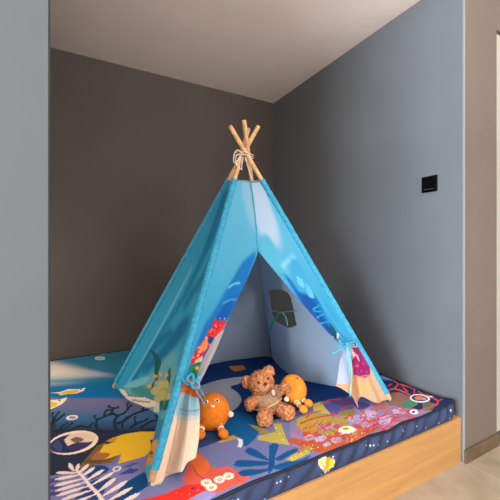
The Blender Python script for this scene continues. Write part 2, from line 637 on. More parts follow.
def dusk(a, b):
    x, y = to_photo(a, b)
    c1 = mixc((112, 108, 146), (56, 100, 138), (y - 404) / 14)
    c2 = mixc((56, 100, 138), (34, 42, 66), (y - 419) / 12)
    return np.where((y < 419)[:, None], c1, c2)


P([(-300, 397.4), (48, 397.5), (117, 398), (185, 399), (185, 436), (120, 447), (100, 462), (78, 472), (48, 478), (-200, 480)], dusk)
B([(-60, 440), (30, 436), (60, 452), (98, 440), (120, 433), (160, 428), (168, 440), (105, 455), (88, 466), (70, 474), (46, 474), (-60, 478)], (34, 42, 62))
# dark weed fronds
WD = (22, 38, 52)
for pts, w in (([(118, 431), (114, 423), (118, 416), (124, 413), (130, 406)], 1.8), ([(118, 416), (112, 414), (104, 417), (97, 420)], 1.7),
               ([(116, 424), (124, 421), (132, 415), (142, 411), (152, 408)], 1.8), ([(97, 420), (94, 417)], 1.4), ([(110, 415), (113, 409), (108, 407)], 1.6),
               ([(104, 417), (106, 411), (112, 410)], 1.5), ([(97, 420), (96, 426), (100, 431)], 1.5), ([(118, 430), (108, 432), (100, 431), (95, 426)], 1.6),
               ([(122, 428), (123, 421), (126, 418)], 1.5), ([(128, 410), (127, 404)], 1.3), ([(113, 409), (117, 408)], 1.3),
               ([(50, 426), (53, 420), (52, 414)], 1.9), ([(50, 426), (58, 419), (63, 415)], 2.0), ([(53, 420), (58, 413)], 1.6),
               ([(54, 431), (60, 431), (66, 428), (71, 424)], 1.7), ([(60, 431), (62, 426), (66, 424)], 1.6), ([(78, 429), (80, 426), (88, 427), (92, 424)], 1.7),
               ([(66, 431), (70, 430), (76, 427)], 1.5), ([(130, 428), (136, 424), (146, 420)], 1.7), ([(136, 424), (134, 418)], 1.5),
               ([(140, 428), (150, 422), (158, 420)], 1.6), ([(142, 411), (144, 405)], 1.4), ([(48, 432), (54, 426)], 1.6)):
    K(pts, w * 1.25 + .6, WD, w * .9)
    for q in pts[1:]:
        O((q[0] + .8, q[1] - .6), 1.9, 1.1, WD, -.5, 10)
# fish and floating ovals
P([(50, 393), (60, 392), (68, 389), (78, 389), (86, 387.5), (83, 391), (76, 393.5), (68, 394), (60, 395.5), (58, 393.4)], (238, 226, 190))
P([(58, 394), (66, 391), (76, 390), (80, 391), (72, 394), (66, 393.6), (60, 395)], (232, 178, 58))
O((81, 389.2), .9, .6, (40, 40, 70))
P([(40, 402), (52, 400), (60, 399.6), (67, 397.2), (66, 400), (62, 404), (52, 409), (40, 411)], (240, 228, 190))
P([(40, 404), (50, 401.5), (58, 403), (56, 406), (48, 409), (40, 409)], (232, 188, 50))
O((59.5, 400.5), 1.2, .7, (30, 30, 60))
O((100, 358.2), 5.4, 1.9, (196, 204, 204)); O((100, 358.3), 3, .9, (150, 176, 186))
O((101, 352.6), 5, 1.5, (226, 176, 60))
O((72, 417.4), 6.2, 2.6, (226, 220, 220), -.1); O((72.5, 417.4), 3.4, 1.4, (92, 110, 170)); O((73, 417.2), 1.4, .8, (200, 150, 100))
# big shell
O((73.5, 442.6), 25.2, 11.4, (240, 212, 188), -.19)
O((71.5, 443.2), 22.6, 9.0, (34, 42, 84), -.2)
B([(64, 440), (72, 434), (86, 433), (95, 436), (94, 441), (84, 443), (74, 444), (68, 446)], (226, 196, 172))
B([(70, 440), (77, 437), (84, 440), (76, 443)], (120, 92, 76))
B([(66, 447), (76, 443), (90, 443), (84, 448), (72, 451)], (58, 44, 92))
B([(52, 446), (58, 440), (62, 446), (60, 452)], (60, 66, 112))
# brown and yellow leaf
P([(78, 468), (97, 446), (105, 443), (113, 448), (118, 456), (110, 463.5), (95, 465), (82, 470)], (122, 84, 42))
P([(84, 463), (98, 452), (112, 459), (100, 464)], (92, 70, 38))
P([(90, 460), (98, 450), (108, 455), (104, 460)], (160, 102, 62))
P([(106, 441.5), (110, 439), (124, 434), (140, 431.4), (157, 431.3), (162, 440), (145, 456), (131, 460.5), (117.5, 464.5), (121.5, 454), (104, 460), (110.5, 454), (99.5, 452), (104, 445), (116, 442)], (226, 178, 36))
P([(106, 441.3), (111, 439), (118, 437), (113, 443)], (196, 140, 40))
# lavender ground with blue shapes under the fern
P([(40, 477), (62, 474), (80, 470), (118, 464), (146, 455.5), (160, 470), (140, 520), (20, 540), (20, 480)], (116, 116, 166))
for y in (480, 487, 493):
    P([(44, y), (58, y - 3), (62, y + 1), (46, y + 4)], (66, 64, 122))
B([(84, 470), (94, 466), (104, 466), (109, 470), (100, 476), (90, 480)], (10, 62, 116))
P([(86, 484), (100, 478), (112, 478), (104, 492), (98, 500), (74, 500), (80, 492)], (24, 62, 118))
P([(118, 475), (130, 468), (139, 469), (133, 473)], (56, 66, 128)); P([(120, 468), (132, 463), (140, 462), (130, 467)], (72, 80, 142))
P([(124, 483), (144, 471.5), (148, 475), (148, 486), (133, 496), (120, 508), (106, 510)], (4, 62, 116))
# pale fern
FN = (232, 212, 204)
K([(76, 470), (82, 476), (90, 486), (98, 494), (106, 506)], 2.6, FN, 4.2)
for tip, base, w in (((68.6, 463.5), (74, 471), 4.2), ((79, 464), (76, 472), 3.8), ((56, 472.6), (77, 473), 2.8), ((55, 479.4), (80, 475), 3.2),
                     ((54.6, 485.6), (83, 479), 3.2), ((55, 491), (85.5, 482.5), 3.2), ((56, 496), (89, 486), 3.2), ((60, 500.5), (92, 490), 3.2),
                     ((64, 507), (96, 494), 3.4), ((88.8, 464.6), (78, 474), 3.4), ((95, 467.5), (81, 477), 3.4), ((104, 470), (86, 481), 3.4),
                     ((114, 472.4), (91, 485.6), 3.2), ((116, 478), (97.5, 492), 4.0), ((127.5, 480.6), (103, 496), 4.2), ((132, 487.5), (108, 501), 4.0),
                     ((140, 493), (114, 507), 4.0)):
    LF(tip, base, w, FN)
O((117, 469), 4.4, 2.6, FN, -.3); O((117, 469), 2.6, 1.3, (120, 108, 150), -.3)
# right of the front pole
P([(147, 488), (158, 482), (172, 475), (186, 476), (186, 485), (160, 496), (138, 500)], (112, 116, 160))
P([(128, 505), (140, 499.5), (160, 495.5), (174, 490), (187, 484), (201, 484.5), (207, 491), (190, 499.5), (180, 506)], (226, 44, 34))
P([(190, 499.5), (204, 492), (219, 492.5), (206, 503)], (138, 132, 182))
B([(191, 454.6), (200, 454.2), (206.5, 460), (211, 466), (218, 467.8), (228, 466.5), (238, 473), (250, 481), (236, 488), (217, 494), (206, 491), (200, 485), (186.6, 484.5), (183, 478), (188, 466)], (208, 86, 70))
B([(191, 455.5), (200, 455), (206, 461), (210, 467), (206, 473), (199, 475), (192, 469)], (212, 100, 48))
K([(192, 465), (196, 473), (204, 479), (212, 480)], .9, (140, 52, 44))
K([(228, 470), (236, 478), (240, 486)], .8, (176, 60, 54))
O((193, 489), 2.6, 1.3, (96, 40, 90), -.3)
for x, y in ((176, 493), (182, 495), (190, 495), (198, 491)):
    O((x, y), .7, .5, (250, 170, 150))
for x, y in ((206.5, 483), (211.5, 488), (219.5, 480.3), (228.5, 477)):
    O((x, y), 5.6, 4.0, (242, 222, 206))
for x, y in ((206.5, 483), (211.5, 488), (219.5, 480.3), (228.5, 477)):
    O((x, y + .2), 2.4, 1.6, (190, 136, 90)); O((x, y), 1.0, .7, (236, 206, 150))
# ground between toys: lavender with deep blue around
B([(150, 400), (205, 362), (262, 350), (330, 372), (352, 386), (345, 398), (318, 402), (305, 408), (288, 414), (262, 424), (236, 420), (205, 440), (170, 452), (160, 430)], ROYAL)
B([(150, 440), (196, 430), (222, 424), (238, 432), (212, 444), (196, 450), (160, 470)], (36, 60, 110))
P([(228, 366.5), (243, 365), (246, 369), (235, 371.5)], (192, 118, 50))
B([(190, 392), (204, 384.5), (224, 379.2), (247, 376.5), (240, 383), (230.5, 387), (238, 393), (241.5, 400), (237, 407.5), (230, 411), (216, 412), (196, 410)], (166, 168, 180))
B([(236, 411.5), (247, 413.5), (255.5, 421), (259, 429.5), (256, 437.5), (250, 443), (245.5, 446.2), (242, 443), (240, 437.5), (229.5, 434), (224, 426), (227, 417.5)], BLUE)
P([(237, 437.6), (242.6, 439.6), (243, 444), (241, 447.4), (237.4, 446.6), (239, 442.6)], (206, 208, 222))
OL = (172, 160, 74)
P([(217, 442.4), (226, 437), (233, 435), (239, 438), (231, 440), (222, 442.6)], (178, 150, 74))
P([(257.5, 436), (271, 433), (276, 431.5), (273, 423.5), (281, 423.5), (285.8, 437), (290, 445.4), (276, 443.4), (258, 440)], OL)
P([(248, 424), (262, 427), (270, 433), (262, 433.5)], (142, 126, 58))
# blue plant
PB = (6, 74, 128)
B([(245, 450), (249, 447.6), (256, 450), (264, 456), (270, 461.5), (262, 460), (252, 456.4), (246, 453)], PB)
B([(233.4, 465), (238, 460.4), (253, 461), (269, 463), (269, 466), (253, 467.5), (238, 467.4)], PB)
B([(237.4, 473.6), (246, 470.6), (258, 471.4), (272, 470.5), (264, 475), (252, 478.5), (242, 478.4)], PB)
B([(269, 446), (274, 443.6), (278.6, 445.4), (275, 458), (274, 470), (268, 476), (269, 458)], PB)
B([(274, 460), (284, 453.4), (294, 449), (300, 450), (292, 455), (280, 462)], PB)
B([(275, 467), (290, 463), (300, 462), (310, 457.6), (305, 463), (289, 470), (275, 472)], PB)
# olive and red corals on the right
LV2 = (128, 118, 160)
B([(290, 422), (318, 410), (350, 404), (400, 398), (428, 404), (436, 412), (400, 428), (370, 438), (330, 454), (308, 452), (292, 444)], LV2)
B([(322, 404), (338, 402), (352, 404), (352, 410), (338, 414), (326, 412)], (82, 78, 142))
B([(326, 400), (345, 397), (360, 402), (352, 405), (336, 404)], (96, 62, 110))
B([(296, 420), (306, 415), (320, 414), (338, 417), (352, 414), (360, 418), (346, 423), (322, 424), (306, 430), (298, 428)], (160, 148, 66))
P([(313, 404.5), (321, 401.5), (326, 409), (331, 414), (320, 413), (313.4, 411)], (192, 172, 76))
P([(286, 461), (296, 454), (308, 448.5), (310, 455), (300, 460), (292, 463.4)], (182, 170, 62))
RD = (190, 64, 44)
B([(288, 438.5), (297, 438.6), (304, 441), (303, 432), (308, 426), (316, 431), (326, 437), (332, 430), (340, 426), (352, 426), (366, 428), (376, 432), (362, 440), (340, 449), (322, 455), (310, 452.5), (299, 446)], (172, 78, 48))
B([(314, 438), (324, 436), (326, 441), (317, 443)], (176, 164, 196))
B([(346, 416), (358, 415), (364, 420), (356, 424), (348, 421)], (150, 148, 190))
B([(318, 426), (328, 423), (334, 427), (324, 431)], (150, 142, 184))
for pts, w in (([(288, 441), (296, 443), (306, 446), (318, 444)], 2.2), ([(302, 436), (312, 432), (326, 426), (344, 420), (356, 412)], 2.2),
               ([(300, 424), (312, 419), (326, 416), (338, 414)], 2.0), ([(326, 426), (332, 420), (334, 412)], 1.8), ([(306, 418), (312, 413), (322, 411)], 1.6),
               ([(340, 444), (352, 437), (364, 432), (380, 428)], 2.4), ([(352, 437), (354, 430), (362, 424), (366, 415)], 2.0),
               ([(362, 424), (374, 421), (384, 416), (394, 413)], 2.0), ([(364, 432), (376, 425), (392, 422), (404, 416)], 2.0),
               ([(374, 421), (374, 414), (380, 408)], 1.7), ([(352, 420), (350, 412), (354, 407)], 1.6), ([(340, 410), (348, 406), (356, 404)], 1.5),
               ([(366, 415), (360, 410), (362, 404)], 1.5), ([(366, 415), (374, 408), (386, 405)], 1.6), ([(384, 416), (388, 410), (396, 407)], 1.5),
               ([(320, 404), (330, 400), (342, 399)], 1.4), ([(392, 422), (398, 424), (404, 423)], 1.5), ([(394, 413), (402, 410), (406, 404)], 1.5),
               ([(382, 431), (390, 426), (396, 417)], 1.6), ([(404, 416), (412, 419)], 1.4)):
    K(pts, w, RD, w * .7)
for pts in ([(300, 430), (308, 424), (318, 427), (312, 433)], [(330, 419), (342, 417), (348, 421), (336, 424)], [(318, 433), (326, 429), (338, 430), (330, 436)],
            [(344, 424), (352, 425), (350, 430), (342, 428)], [(300, 450), (308, 446), (312, 450), (306, 453)], [(354, 431), (364, 430), (362, 436), (352, 437)]):
    B(pts, (158, 142, 62))
for pts in ([(304, 437), (312, 434), (314, 439), (306, 441)], [(330, 441), (338, 438), (342, 443), (334, 446)], [(360, 425), (366, 422), (370, 427), (364, 429)], [(322, 446), (328, 443), (330, 447), (324, 449)]):
    B(pts, (160, 146, 190))
for pts, c in (([(352, 404), (362, 402), (370, 406), (360, 410)], (70, 66, 120)), ([(372, 404), (384, 402), (388, 408), (376, 410)], (150, 96, 90)), ([(338, 412), (350, 409), (356, 413), (344, 416)], (128, 122, 66)),
               ([(384, 398), (394, 396), (400, 402), (390, 406)], (112, 96, 84)), ([(366, 410), (376, 412), (374, 418), (364, 415)], (170, 150, 196)), ([(392, 410), (402, 408), (406, 414), (396, 418)], (178, 158, 196)), ([(380, 418), (390, 416), (390, 424), (380, 425)], (176, 156, 190))):
    B(pts, c)
for k in range(46):
    x = rnd.uniform(296, 374); y = 436 - (x - 330) * .25 + rnd.uniform(-17, 12)
    a_ = rnd.uniform(-1.2, .5); q = [(x, y)]
    for _ in range(3):
        a_ += rnd.uniform(-.7, .7); q.append((q[-1][0] + 3.4 * math.cos(a_), q[-1][1] + 2.3 * math.sin(a_)))
    K(q, rnd.uniform(.9, 1.7), rnd.choice([(196, 68, 42), (206, 84, 46), (178, 52, 42)]), .6)
for k in range(56):
    x = rnd.uniform(350, 424); y = 421 - (x - 385) * .30 + rnd.uniform(-10, 11)
    a_ = rnd.uniform(-1.4, .4); q = [(x, y)]
    for _ in range(3):
        a_ += rnd.uniform(-.6, .6); q.append((q[-1][0] + 3.6 * math.cos(a_), q[-1][1] + 2.4 * math.sin(a_)))
    K(q, rnd.uniform(.8, 1.4), rnd.choice([(186, 58, 50), (170, 46, 54), (196, 74, 54)]), .6)
for k in range(160):
    x = rnd.uniform(292, 372); y = 437 - (x - 330) * .25 + rnd.uniform(-15, 13)
    O((x, y), rnd.uniform(.5, 1.3), rnd.uniform(.4, .9), rnd.choice([(226, 90, 50), (150, 140, 60), (178, 60, 44), (222, 180, 110), (168, 152, 186)]), n=7)
for x, y in ((304, 446), (312, 450), (318, 449), (326, 447), (334, 444), (296, 458), (301, 455), (292, 460), (276, 428), (280, 434), (283, 440), (306, 452), (352, 441), (362, 436)):
    O((x, y), .8, .6, (246, 226, 130), n=8)
O((347, 430.5), 8.6, 4.0, (236, 218, 206)); O((346, 429.6), 6.0, 2.5, (240, 226, 170)); O((345.6, 429.2), 3.2, 1.4, (150, 140, 60))
for x, y in ((340, 432), (343, 434), (352, 433), (355, 430.6)):
    O((x, y), 2.0, 1.2, (206, 196, 220))
# navy corner with red branching coral
B([(368, 374), (384, 368), (400, 372), (470, 402), (450, 412), (432, 412), (416, 410), (402, 402), (390, 396), (380, 388)], (20, 42, 92))
B([(380, 376), (392, 372), (402, 377), (396, 380), (384, 380)], (96, 128, 178))
B([(398, 378), (404, 380), (402, 385), (394, 385)], (14, 30, 74)); B([(404, 386), (412, 388), (412, 392), (404, 393)], (12, 26, 76))
B([(388, 394), (398, 392), (408, 396), (416, 402), (408, 408), (396, 406)], (128, 92, 84))
B([(402, 402), (410, 399), (418, 404), (412, 408), (404, 408)], (70, 122, 100))
B([(422, 404), (430, 404), (434, 410), (424, 412)], (80, 104, 86))
for pts, w in (([(386, 391), (394, 389), (402, 391), (408, 394), (414, 398)], 1.8), ([(394, 389), (398, 384), (394, 381), (392, 379)], 1.6), ([(398, 384), (404, 385), (408, 387)], 1.4),
               ([(401, 377), (402, 382), (408, 386), (414, 389), (414, 394)], 1.7), ([(414, 389), (420, 387), (424, 389)], 1.5), ([(414, 387), (415, 384), (413, 382)], 1.3),
               ([(436, 408), (438, 403), (432, 398), (426, 394)], 1.8), ([(438, 403), (443, 400), (447, 398)], 1.7), ([(432, 398), (424, 395), (418, 391)], 1.5),
               ([(437, 407), (431, 405), (428, 402)], 1.5), ([(388, 386), (392, 384)], 1.4), ([(406, 382), (410, 381)], 1.3), ([(418, 412), (426, 410), (436, 407)], 1.6),
               ([(410, 416), (406, 412), (402, 408)], 1.5), ([(384, 395), (390, 392)], 1.4), ([(408, 392), (404, 388), (402, 383)], 1.5)):
    K(pts, w, (198, 74, 52), w * .7)
O((420, 398.8), 10.2, 4.4, (232, 220, 220), .12); O((419.6, 398.6), 8.4, 3.2, (62, 60, 104), .12); O((419, 398.4), 4.4, 2.2, (214, 110, 70)); O((424, 399.4), 2.6, 1.4, (150, 150, 180))
O((431, 397), 2.4, .8, (226, 214, 216))
O((414, 413), 4.4, 2.6, (232, 226, 226), .2); O((413.6, 413), 1.7, 1.3, (34, 34, 60))
B([(384, 366), (376, 366), (372, 372), (380, 373)], (150, 40, 44))
pr.apply(top_me)

# ---- mattress sides: one band all round, slightly puffed and wrinkled
per = []
R_ = 0.03
for (cx, cy, a0) in ((MX0 + R_, MY0 + R_, math.pi), (MX1 - R_, MY0 + R_, 1.5 * math.pi), (MX1 - R_, MY1 - R_, 0), (MX0 + R_, MY1 - R_, 0.5 * math.pi)):
    for k in range(7):
        a = a0 + k * HP / 6
        per.append((cx + R_ * math.cos(a), cy + R_ * math.sin(a), math.cos(a), math.sin(a)))
dense = []
for i in range(len(per)):
    p, q = np.array(per[i]), np.array(per[(i + 1) % len(per)])
    m_ = max(1, int(np.linalg.norm(q[:2] - p[:2]) / 0.004))
    for k in range(m_):
        dense.append(p + (q - p) * k / m_)
NR = 22
V, Fc, LU, LVv = [], [], [], []
nd = len(dense)
for j in range(NR + 1):
    t = j / NR
    for (x, y, nxn, nyn) in dense:
        fw = float(front_wave(x)) * math.exp(-(max(0, y - MY0) / 0.06) ** 1.5)
        z = ZP + 0.001 + (ZM - 0.008 + fw - ZP) * t
        u = x if abs(nyn) > .5 else y
        wr_ = 0.0100 * math.sin(u * 85 - 3.4 * t + 4 * noise.noise(Vector((u * 7, 3, 0)))) * math.sin(math.pi * t) * (0.35 + 0.9 * abs(noise.noise(Vector((u * 4.3, 8, 1)))))
        bul = 0.006 * math.sin(math.pi * min(1, t * 1.05)) ** .8 - 0.004 + wr_
        V.append((x + nxn * bul, y + nyn * bul, z))
        LU.append(x if y < MY0 + 0.03 else 99 + y); LVv.append(z)
for j in range(NR):
    for i in range(nd):
        i2 = (i + 1) % nd
        Fc.append((j * nd + i, j * nd + i2, (j + 1) * nd + i2, (j + 1) * nd + i))
side = mesh('side_border', V, Fc, M['cover'], mt)
ps = Print(np.array(LU), np.array(LVv), lambda px, py: (ony(px, py, YP)[0], ony(px, py, YP)[2]))
ps.C[:] = lin((46, 56, 84))[:3]
for k in range(46):
    x, z = rnd.uniform(XL, XR), rnd.uniform(ZP + .008, ZM - .012)
    r = rnd.choice([.0016, .002, .003])
    sel = (ps.A - x) ** 2 + (ps.B - z) ** 2 < r * r
    ps.C[sel] = lin((206, 212, 224))[:3]
ps.poly([(320, 461.5), (325.6, 457.5), (334.5, 460), (334, 466), (327, 475), (320.5, 467)], (206, 188, 150))
ps.poly([(326, 458.5), (334, 460), (334, 466), (328.5, 472.5), (324.5, 463)], (206, 160, 36))
ps.poly([(321, 462), (323, 462), (326, 471), (324, 470)], (206, 130, 30))
ps.apply(side.data)
pip = []
for (x, y, nxn, nyn) in dense[::2] + [dense[0]]:
    fw = float(front_wave(x)) * math.exp(-(max(0, y - MY0) / 0.06) ** 1.5)
    pip.append((x + nxn * .001, y + nyn * .001, ZM - 0.0055 + fw))
V, Fc = tube_geo(pip, 0.0052, 8, cap=False)
mesh('piping', V, Fc, M['piping'], mt)

# ------------------------------------------------------------------ play tent
FT = {'FL': onz(150, 486), 'BL': onz(113, 389), 'FR': onz(391, 401), 'BR': onz(273, 357)}
TOPPX = {'FL': (248.5, 129), 'BL': (258.5, 126), 'FR': (230, 126), 'BR': (244, 120)}
CROSS = {'FL': 1.620, 'BL': 1.662, 'FR': 1.582, 'BR': 1.648}
TP = {}
for k in FT:                                        # how far back each pole's top leans so that the four cross in one knot
    best = None
    for d in np.linspace(1.2, 2.2, 501):
        tp = at(*TOPPX[k], d)
        t = np.linspace(.7, 1, 120)[:, None]
        q = FT[k] + (tp - FT[k]) * t
        yy = CY - F * (q[:, 2] - H) / (q[:, 0] * S_ + q[:, 1] * C_)
        zz = q[:, 0] * S_ + q[:, 1] * C_
        e = abs(zz[np.argmin(abs(yy - 157))] - CROSS[k])
        if best is None or e < best[0]: best = (e, tp)
    TP[k] = best[1]


def pole_z(k, z):
    t = (z - FT[k][2]) / (TP[k][2] - FT[k][2])
    return FT[k] + (TP[k] - FT[k]) * t


def z_at_row(k, py):
    lo, hi = FT[k][2], TP[k][2]
    for _ in range(40):
        m_ = (lo + hi) / 2
        if proj(pole_z(k, m_))[1] > py: lo = m_
        else: hi = m_
    return lo


def ruled(a, b, u, z):
    return pole_z(a, z) * (1 - u) + pole_z(b, z) * u


def ruled_inv(a, b, px, py):
    u, z = .5, .8
    for _ in range(30):
        q = proj(ruled(a, b, u, z)); e = 1e-4
        qu, qz = proj(ruled(a, b, u + e, z)), proj(ruled(a, b, u, z + e))
        J = np.array([[(qu[0] - q[0]) / e, (qz[0] - q[0]) / e], [(qu[1] - q[1]) / e, (qz[1] - q[1]) / e]])
        d = np.linalg.solve(J, np.array([px - q[0], py - q[1]]))
        d = np.clip(d, -.4, .4)
        u, z = u + d[0], z + d[1]
    return u, z


tent = empty('play_tent', (0.8, 1.5, ZM))
tag(tent, 'turquoise child sized teepee play tent with sea print standing on the mattress', 'tent')

ZTOP = {k: z_at_row(k, 181) for k in FT}
for k in FT:
    ax = TP[k] - FT[k]
    ax = ax / np.linalg.norm(ax)
    lift = 0.0115
    base = FT[k] + ax * lift
    V, Fc = tube_geo([base, base + ax * .002] + [FT[k] + (TP[k] - FT[k]) * t for t in (.2, .5, .8, .99)] + [TP[k]],
                     lambda t: .0112 if .01 < t < .99 else .0100, 16)
    po = mesh('pole', V, Fc, M['pole'], tent)
    a0 = FT[k] + ax * 0.045
    a1 = pole_z(k, ZTOP[k] + .004)
    V, Fc = tube_geo([a0 + (a1 - a0) * t for t in np.linspace(0, 1, 150)], lambda t: .0148, 16, wob=.12, cap=False)
    mesh('sleeve', V, Fc, M['sleeve'], po)


def cloth(name, grid, tr, UV, paint, parent=tent, hole=None, flip=False, thick=.0016):
    """grid: (nv, nu, 3) world points; UV: (nv, nu, 2) flat coordinates the print is laid out in."""
    nv, nu = grid.shape[:2]
    grid[..., 2] = np.maximum(grid[..., 2], ZM + .0025)          # rests on the mattress
    V = [tuple(p) for p in grid.reshape(-1, 3)]
    A, Bc = UV[..., 0].ravel(), UV[..., 1].ravel()
    dead = np.zeros(nv * nu, bool)
    if hole is not None:
        h = Print(np.array([hole(p)[0] for p in V]), np.array([hole(p)[1] for p in V]), lambda a, b: (a, b))
        h.poly(HOLE, (255, 255, 255))
        dead = h.C[:, 0] > .5
    Fc = []
    for j in range(nv - 1):
        for i in range(nu - 1):
            q = (j * nu + i, j * nu + i + 1, (j + 1) * nu + i + 1, (j + 1) * nu + i)
            if any(dead[n_] for n_ in q): continue
            Fc.append(q[::-1] if flip else q)
    o = mesh(name, V, Fc, [M['cloth'], M['lining']], parent)
    p = Print(A, Bc, tr)
    p.shape = grid.shape
    paint(p)
    p.apply(o.data)
    s = o.modifiers.new('thickness', 'SOLIDIFY')
    s.thickness, s.offset, s.material_offset, s.material_offset_rim = thick, -1, 1, 1
    return o


def interp(xs, ys, x):
    return np.interp(x, xs, ys)


# ---- left outer panel (between the back-left and front-left poles)
hem = sorted(ruled_inv('BL', 'FL', *p) for p in ((116, 389.5), (124, 398.5), (133, 404), (141, 408), (150, 412), (157.5, 416), (156, 424), (151, 443), (144, 466)))
hu, hz = [h[0] for h in hem], [h[1] for h in hem]
nu, nv = 150, 260
grid = np.zeros((nv, nu, 3)); UV = np.zeros((nv, nu, 2))
for i in range(nu):
    u = i / (nu - 1)
    zb_ = interp([0] + hu + [1], [hz[0] + .0] + hz + [hz[-1] - .02], u)
    zt = ZTOP['BL'] * (1 - u) + ZTOP['FL'] * u
    for j in range(nv):
        z = zb_ + (zt - zb_) * j / (nv - 1)
        t = (z - ZM) / 1.1
        p = ruled('BL', 'FL', u, z)
        w = math.sin(math.pi * u) * (1 - max(0, t) ** 1.5)
        p = p + np.array([1, 0, 0]) * (0.012 * w + 0.004 * w * math.sin(u * 9 + z * 5))      # hangs slightly inwards
        grid[j, i] = p
        UV[j, i] = (u, z)


def paint_left(p):
    t = (p.B - ZM) / 1.1
    p.C[:] = mixc((48, 162, 192), (66, 172, 210), t * 1.2)
    # printed water streaks and weeds
    for pts, w, c in (([(228, 190), (205, 250), (180, 300), (150, 345)], 7, (34, 140, 182)), ([(216, 250), (205, 275), (190, 295), (182, 310)], 9, (30, 136, 170)),
                      ([(190, 320), (180, 330), (168, 345), (152, 362), (140, 372)], 14, (14, 122, 162)), ([(170, 330), (150, 350), (130, 384)], 8, (18, 124, 164)),
                      ([(204, 300), (192, 330), (186, 350)], 8, (90, 176, 196)), ([(176, 355), (160, 366), (150, 372)], 12, (112, 180, 190))):
        p.stroke(pts, w, c, w * .5)
    p.soften(p.shape, 16)
    p.stroke([(126, 384), (140, 362), (160, 326), (190, 268)], 1.6, (110, 196, 216))
    p.blob([(122, 388), (136, 380), (156, 372), (170, 366), (178, 372), (172, 398), (164, 414), (150, 411), (134, 404)], (116, 178, 176))
    p.blob([(130, 386), (142, 386), (150, 392), (150, 400), (140, 398), (130, 393)], (60, 150, 150))
    p.soften(p.shape, 6)
    p.blob([(148, 349.5), (153, 353), (157.5, 360), (157.6, 366), (155, 373), (154.6, 381), (151.6, 381), (151, 372), (151.6, 364), (151, 357)], (16, 100, 96))
    p.blob([(121, 387), (132, 381), (146, 377), (142, 384), (132, 388)], (120, 196, 206))
    for a, b, w in (((168.5, 368), (166, 394), 4.5), ((178, 372), (172, 392), 4.0), ((160, 388), (158, 400), 4), ((147, 392), (151, 382), 3)):
        p.leaf(a, b, w, (30, 112, 100))
    for x, y, rx, ry in ((158, 386, 4, 5), (152, 392, 5, 4), (164, 384, 4, 4), (162, 396, 6, 6), (156, 400, 5, 4), (168, 398, 4, 5)):
        p.oval((x, y), rx, ry, (190, 190, 120))
    for x, y in ((152, 377), (158, 375), (163, 381), (154, 383), (146, 387), (165, 375), (160, 390), (167, 388), (149, 391)):
        p.oval((x, y), 2.2, 1.9, (226, 164, 70), n=9)
    # white printed fish along the hem
    p.blob([(118, 387.6), (123, 390.4), (127, 395), (134, 396.6), (142, 397.4), (150, 400.6), (157, 405), (146, 409), (136, 408), (128, 405), (123, 399), (118, 392)], (70, 84, 96))
    p.blob([(118.4, 388.4), (123.5, 391), (127, 396), (134, 397.4), (142, 398.2), (149, 401.2), (156, 404.8), (146, 408.4), (136, 407.2), (129, 404), (124, 398.4), (119, 391.4)], (240, 224, 204))
    p.stroke([(130, 400), (138, 402), (147, 403)], 1.1, (110, 104, 108))
    p.blob([(151, 408), (155, 404), (160, 405), (159, 411), (152, 413)], (206, 214, 190))
    p.poly([(158, 401), (176, 398), (172, 412), (158, 411)], (16, 112, 100))
    p.poly([(158, 411), (174, 410), (164, 440), (150, 444), (155, 424)], (92, 176, 188))
    p.poly([(157, 420), (168, 418), (158, 446), (151, 440)], (52, 140, 178))
    p.poly([(140, 444), (162, 438), (156, 468), (140, 470)], (238, 156, 60))
    p.oval((150.5, 453), 2.2, 2.2, (70, 110, 100)); p.stroke([(145, 456), (152, 457)], 1.2, (190, 90, 40))
    p.poly([(140, 466), (158, 462), (154, 480), (140, 480)], (90, 180, 200))


cloth('left_panel', grid, lambda px, py: ruled_inv('BL', 'FL', px, py), UV, paint_left)


# ---- back and right panels, seen from their inner side
def inner_panel(name, a, b, hem_px, paint, hole=None, bulge_pow=1.6):
    hp = [onz(x, y, ZM + .003) for x, y in hem_px]
    base = [FT[a] + (FT[b] - FT[a]) * u for u in np.linspace(0, 1, len(hp))]
    nu, nv = 260, 420
    path = np.array(smooth_path(hp, 24))
    seg = np.concatenate([[0], np.cumsum(np.linalg.norm(np.diff(path, axis=0), axis=1))])
    seg /= seg[-1]
    grid = np.zeros((nv, nu, 3)); UV = np.zeros((nv, nu, 2))
    for i in range(nu):
        u = i / (nu - 1)
        h_ = np.array([np.interp(u, seg, path[:, q]) for q in range(3)])
        zb_ = ZM + .003
        off = h_ - ruled(a, b, u, zb_)
        off[2] = 0
        zt = ZTOP[a] * (1 - u) + ZTOP[b] * u
        for j in range(nv):
            v = j / (nv - 1)
            z = zb_ + (zt - zb_) * v
            p = ruled(a, b, u, z) + off * (1 - v) ** bulge_pow * (1 if v < 1 else 0)
            n_ = noise.noise(Vector((u * 3.2, z * 2.0, 5 if a == 'BL' else 9)))
            wbr = math.exp(-(u if a == 'BR' else 1 - u) / .10)
            inw = np.array([0.79 - p[0], 1.5 - p[1], 0])
            p = p + inw / (np.linalg.norm(inw) + 1e-6) * .023 * wbr * min(1, (1 - v) * 12)
            p = p + np.array([FWD[0], FWD[1], 0]) * (0.012 * n_ * math.sin(math.pi * u) * (1 - v))
            grid[j, i] = p
            UV[j, i] = (u, z)
    cloth(name, grid, lambda px, py: ruled_inv(a, b, px, py), UV, paint, hole=hole)
    return grid


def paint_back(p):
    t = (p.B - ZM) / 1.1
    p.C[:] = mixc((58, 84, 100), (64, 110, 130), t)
    p.blob([(222, 330), (236, 326), (250, 332), (246, 345), (228, 346)], (150, 130, 150))
    p.blob([(200, 346), (240, 350), (262, 346), (262, 358), (200, 366)], (110, 120, 150))


